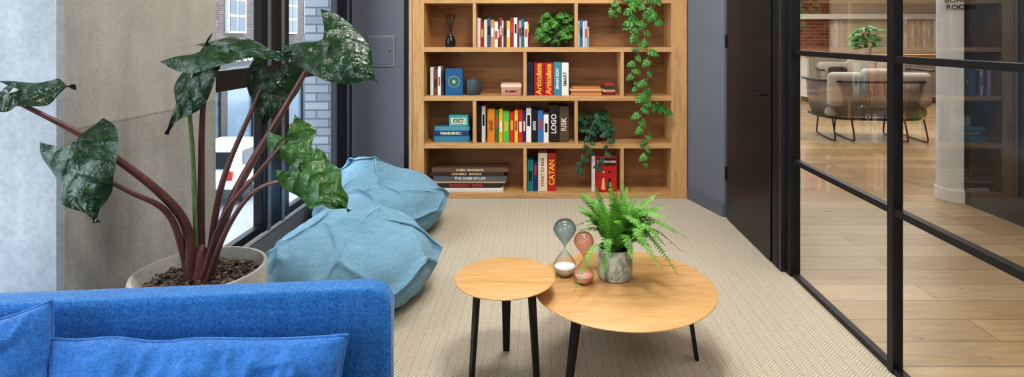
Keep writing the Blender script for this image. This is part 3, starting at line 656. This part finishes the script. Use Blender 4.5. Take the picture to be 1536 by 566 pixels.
box('arm',-1.5,-1.41,-.80,-.085,.12,.62,M_sofa,g,.035,4,R)
for x in (-1.45,-.06):
    for y in (-.75,-.06): box('leg',x-.02,x+.02,y-.02,y+.02,0,.13,M_black,g,.003,2,R)
g2=group('lumbar_cushion',(-.8,1.27,.5))
Mc=R@Matrix.Translation((-.425,-.180,.550))@Matrix.Rotation(math.radians(-14),4,'X')@Matrix.Rotation(math.radians(1.5),4,'Y')
pillow('cushion_cover',.67,.29,.13,Mc,M_sofac,g2,2.2)
g2=group('scatter_cushion',(-1.25,1.2,.6))
Mc=R@Matrix.Translation((-.895,-.27,.580))@Matrix.Rotation(math.radians(28),4,'Z')@Matrix.Rotation(math.radians(-22),4,'X')@Matrix.Rotation(math.radians(-8),4,'Y')
pillow('cushion_cover',.42,.37,.13,Mc,M_sofac,g2,7.7)
# ================================================= TABLES
def table(name,cx,cy,h,r,feet,legw):
    g=group(name,(cx,cy,0)); c=(cx,cy,0)
    lathe('top',[(0,h-.022),(r-.045,h-.022),(r-.004,h-.007),(r,h-.004),(r-.001,h-.001),(r-.004,h),(0,h)],c,M_top,g,128)
    for k,(an,rt,rb) in enumerate(feet):
        a=math.radians(an); dx,dy=math.cos(a),math.sin(a); w=legw/2
        p=Vector((-dy,dx,0)); o=Vector((dx,dy,0)); bm=bmesh.new(); vs=[]
        for (rr,z,ww) in ((rb,0,w*.72),(rt,h-.02,w*1.15)):
            for s1,s2 in ((-1,-1),(1,-1),(1,1),(-1,1)): vs.append(bm.verts.new(Vector((cx,cy,z))+o*(rr+s2*.008)+p*s1*ww))
        for f in ((0,1,2,3),(7,6,5,4),(0,4,5,1),(1,5,6,2),(2,6,7,3),(3,7,4,0)): bm.faces.new([vs[i] for i in f])
        bmesh.ops.recalc_face_normals(bm,faces=bm.faces); bmesh.ops.bevel(bm,geom=bm.edges[:],offset=.002,segments=2,affect='EDGES')
        me=bpy.data.meshes.new('leg_%d'%(k+1)); bm.to_mesh(me); bm.free(); link('leg_%d'%(k+1),me,M_black,g)
    lathe('mount_ring',[(0,h-.030),(r*.5,h-.030),(r*.5,h-.022),(0,h-.022)],c,M_black,g,48)
table('side_table',-.156,2.365,.396,.209,[(92,.13,.155),(208,.125,.15),(332,.125,.15)],.040)
bx,by,bh=.351,2.46,.32
table('coffee_table',bx,by,bh,.392,[(-2,.27,.315),(223,.29,.345),(112,.27,.32)],.040)
def hourglass(name,x,y,z,h,r,top,bot,te,be,sand,sl):
    g=group(name,(x,y,z)); n=36
    def rad(u):
        if u<.06: return .005
        v=(u-.06)/.94
        return .005+(r-.005)*max(0,math.sin(math.pi*(v**1.25)*.80+.0))**.9 if v<.625 else .005+(r-.005)*math.sqrt(max(0,1-((v-.56)/.46)**2))
    us=[k/n for k in range(n+1)]
    up=[(rad(u),h*(.5+.5*u)) for u in us]; up[-1]=(r*.25,h); up.append((0,h))
    dn=[(0,0),(r*.55,0)]+[(rad(u),h*.5*(1-u)) for u in us[::-1][2:]]
    lathe('upper_bulb',up,(x,y,z),glassmat(name+'_top_glass',top,te,1.6),g,48,ang=80); lathe('lower_bulb',dn,(x,y,z),glassmat(name+'_low_glass',bot,be,1.6),g,48,ang=80)
    sp=[(0,.003),(r*.5,.003)]+[(rad(u)-.004,h*.5*(1-u)) for u in us[::-1][2:] if .5*(1-u)<sl]
    sp.append((0,h*sl+.006)); lathe('sand',sp,(x,y,z),sand,g)
hourglass('hourglass',.100,2.557,bh,.252,.053,(.66,.78,.82,1),(.96,.98,.98,1),(.20,.30,.34,1),(.50,.58,.60,1),plain((244,244,242),.9),.17)
hourglass('hourglass',.180,2.474,bh,.222,.045,(.96,.70,.63,1),(.98,.90,.87,1),(.62,.32,.27,1),(.68,.50,.45,1),plain((242,198,188),.9),.17)
def marble():
    a=N('marble_glaze'); v=a.coord(); f=a.noise(a.mapping(v,(1,1,.5)),16,6,.65,1.6)
    c=a.ramp(f,[(.36,lin((104,120,108))),(.48,lin((166,174,162))),(.58,lin((216,219,210))),(.7,lin((188,193,182)))])
    a.bsdf(c,.3); return a.m
fc=Vector((.325,2.536,bh)); g=group('potted_fern',fc)
lathe('pot',[(0,0),(.066,0),(.072,.005),(.077,.02),(.078,.132),(.076,.137),(.071,.137),(.069,.130),(.068,.115),(0,.115)],fc,marble(),g,64)
lathe('soil',[(0,.12),(.068,.118),(0,.119)],fc,plain((50,38,30),.95),g)
random.seed(21); FM=MB()
def frond(e,lift,n=40,w=.028):
    s=fc+Vector((random.uniform(-.02,.02),random.uniform(-.02,.02),.115)); e=Vector(e); mid=s.lerp(e,.5)+Vector((0,0,lift)); pl=spline([s,mid,e],n); FM.tube(pl,.0016,.0007,seg=5,mi=1)
    for i in range(4,n+1):
        u=i/n; p=pl[i]; t=(pl[min(i+1,n)]-pl[i-1]).normalized(); sd=t.cross(Vector((0,0,1)))
        sd=(sd if sd.length>.05 else Vector((1,0,0))).normalized(); up=sd.cross(t)
        l=w*(math.sin(math.pi*min(1,(u*.86+.10))**.9)**.8)*random.uniform(.8,1.15)+.002
        for q in (-1,1):
            d=(sd*q+t*(.25+random.uniform(-.12,.12))+up*random.uniform(-.15,.25)).normalized(); FM.leaf(p,p+d*l,up,l*.085+.0010,sag=l*.25,fold=.1,nu=4,nv=1,lobe=.02,prof=lambda a:[.6,1,.9,.6,.0][int(round(a*4))])
def FP(px,py,d): return P(px,py,d)
spec=[((935,268,2.55),.02,.028),((915,274,2.60),.02,.028),((960,284,2.5),.03,.028),((871,286,2.6),.05,.03),((893,278,2.5),.04,.028),((866,316,2.64),.05,.028),((988,316,2.5),.07,.032),((1029,356,2.48),.10,.032),((1024,378,2.6),.10,.032),((1018,412,2.36),.13,.032),((992,404,2.30),.11,.03),((862,438,2.26),.10,.022),((905,412,2.34),.10,.024),((970,300,2.66),.05,.028),((900,300,2.7),.04,.028),((945,300,2.7),.04,.028),((925,310,2.4),.06,.028),((950,330,2.35),.08,.028),((1000,340,2.7),.10,.03),((882,298,2.62),.05,.028),((965,345,2.4),.09,.03),((925,335,2.36),.07,.024),((1006,328,2.42),.09,.032),((940,282,2.62),.03,.028),((925,290,2.46),.03,.028),((998,368,2.38),.11,.032),((972,376,2.32),.1,.03),((1014,350,2.6),.1,.03),((1002,308,2.6),.06,.03),((896,330,2.72),.05,.028),((880,338,2.75),.06,.028),((985,290,2.6),.05,.03),((860,340,2.78),.08,.028),((1005,392,2.5),.12,.03),((950,390,2.28),.09,.024)]
for (a,b,c),l,w_ in spec: frond(FP(a,b,c),l,40,w_)
for k in range(24):
    a=random.uniform(-1.1,3.3); rr=random.uniform(.08,.2); frond(fc+Vector((rr*math.cos(a),rr*math.sin(a),.115+random.uniform(.06,.24))),random.uniform(.03,.08),28,.024)
FM.make('fronds',[M_fern,M_gstem],g)
# ================================================= LIGHT, WORLD, CAMERA
w=bpy.data.worlds.new('overcast_sky'); bpy.context.scene.world=w; w.use_nodes=True; bg=w.node_tree.nodes['Background']; bg.inputs[0].default_value=(.84,.92,1,1); bg.inputs[1].default_value=5.2
def area(name,loc,sx_,sy_,p,col=(1,.975,.94)):
    l=bpy.data.lights.new(name,'AREA'); l.shape='RECTANGLE'; l.size=sx_; l.size_y=sy_; l.energy=p; l.color=col
    o=bpy.data.objects.new(name,l); o.location=loc; bpy.context.collection.objects.link(o)
area('added_ceiling_fill',(.2,1.7,CZ-.03),.6,.4,38); area('added_ceiling_fill',(.1,3.6,CZ-.03),1.2,.4,44); area('added_ceiling_fill',(0,-1.2,CZ-.03),1.6,1.2,28)  # unseen fill lamps added below the ceiling to brighten this room
area('added_ceiling_fill',(2.5,2.0,CZ-.03),1.0,3,38); area('added_ceiling_fill',(4.6,8,CZ-.03),3,3,100); area('added_ceiling_fill',(7,13.5,CZ-.03),5,3,160)  # more added fill, out of view, for the neighbouring room
cam=bpy.data.cameras.new('camera'); co=bpy.data.objects.new('camera',cam); bpy.context.collection.objects.link(co)
co.location=(0,0,H); co.rotation_euler=(math.pi/2,0,0); cam.sensor_width=36; cam.lens=36*F/1536; cam.shift_x=-46/1536; cam.shift_y=-229/1536; cam.clip_start=.05
bpy.context.scene.camera=co
vs=bpy.context.scene.view_settings; vs.view_transform='Standard'
try: vs.look='Medium High Contrast'
except Exception as e: print('look',e)
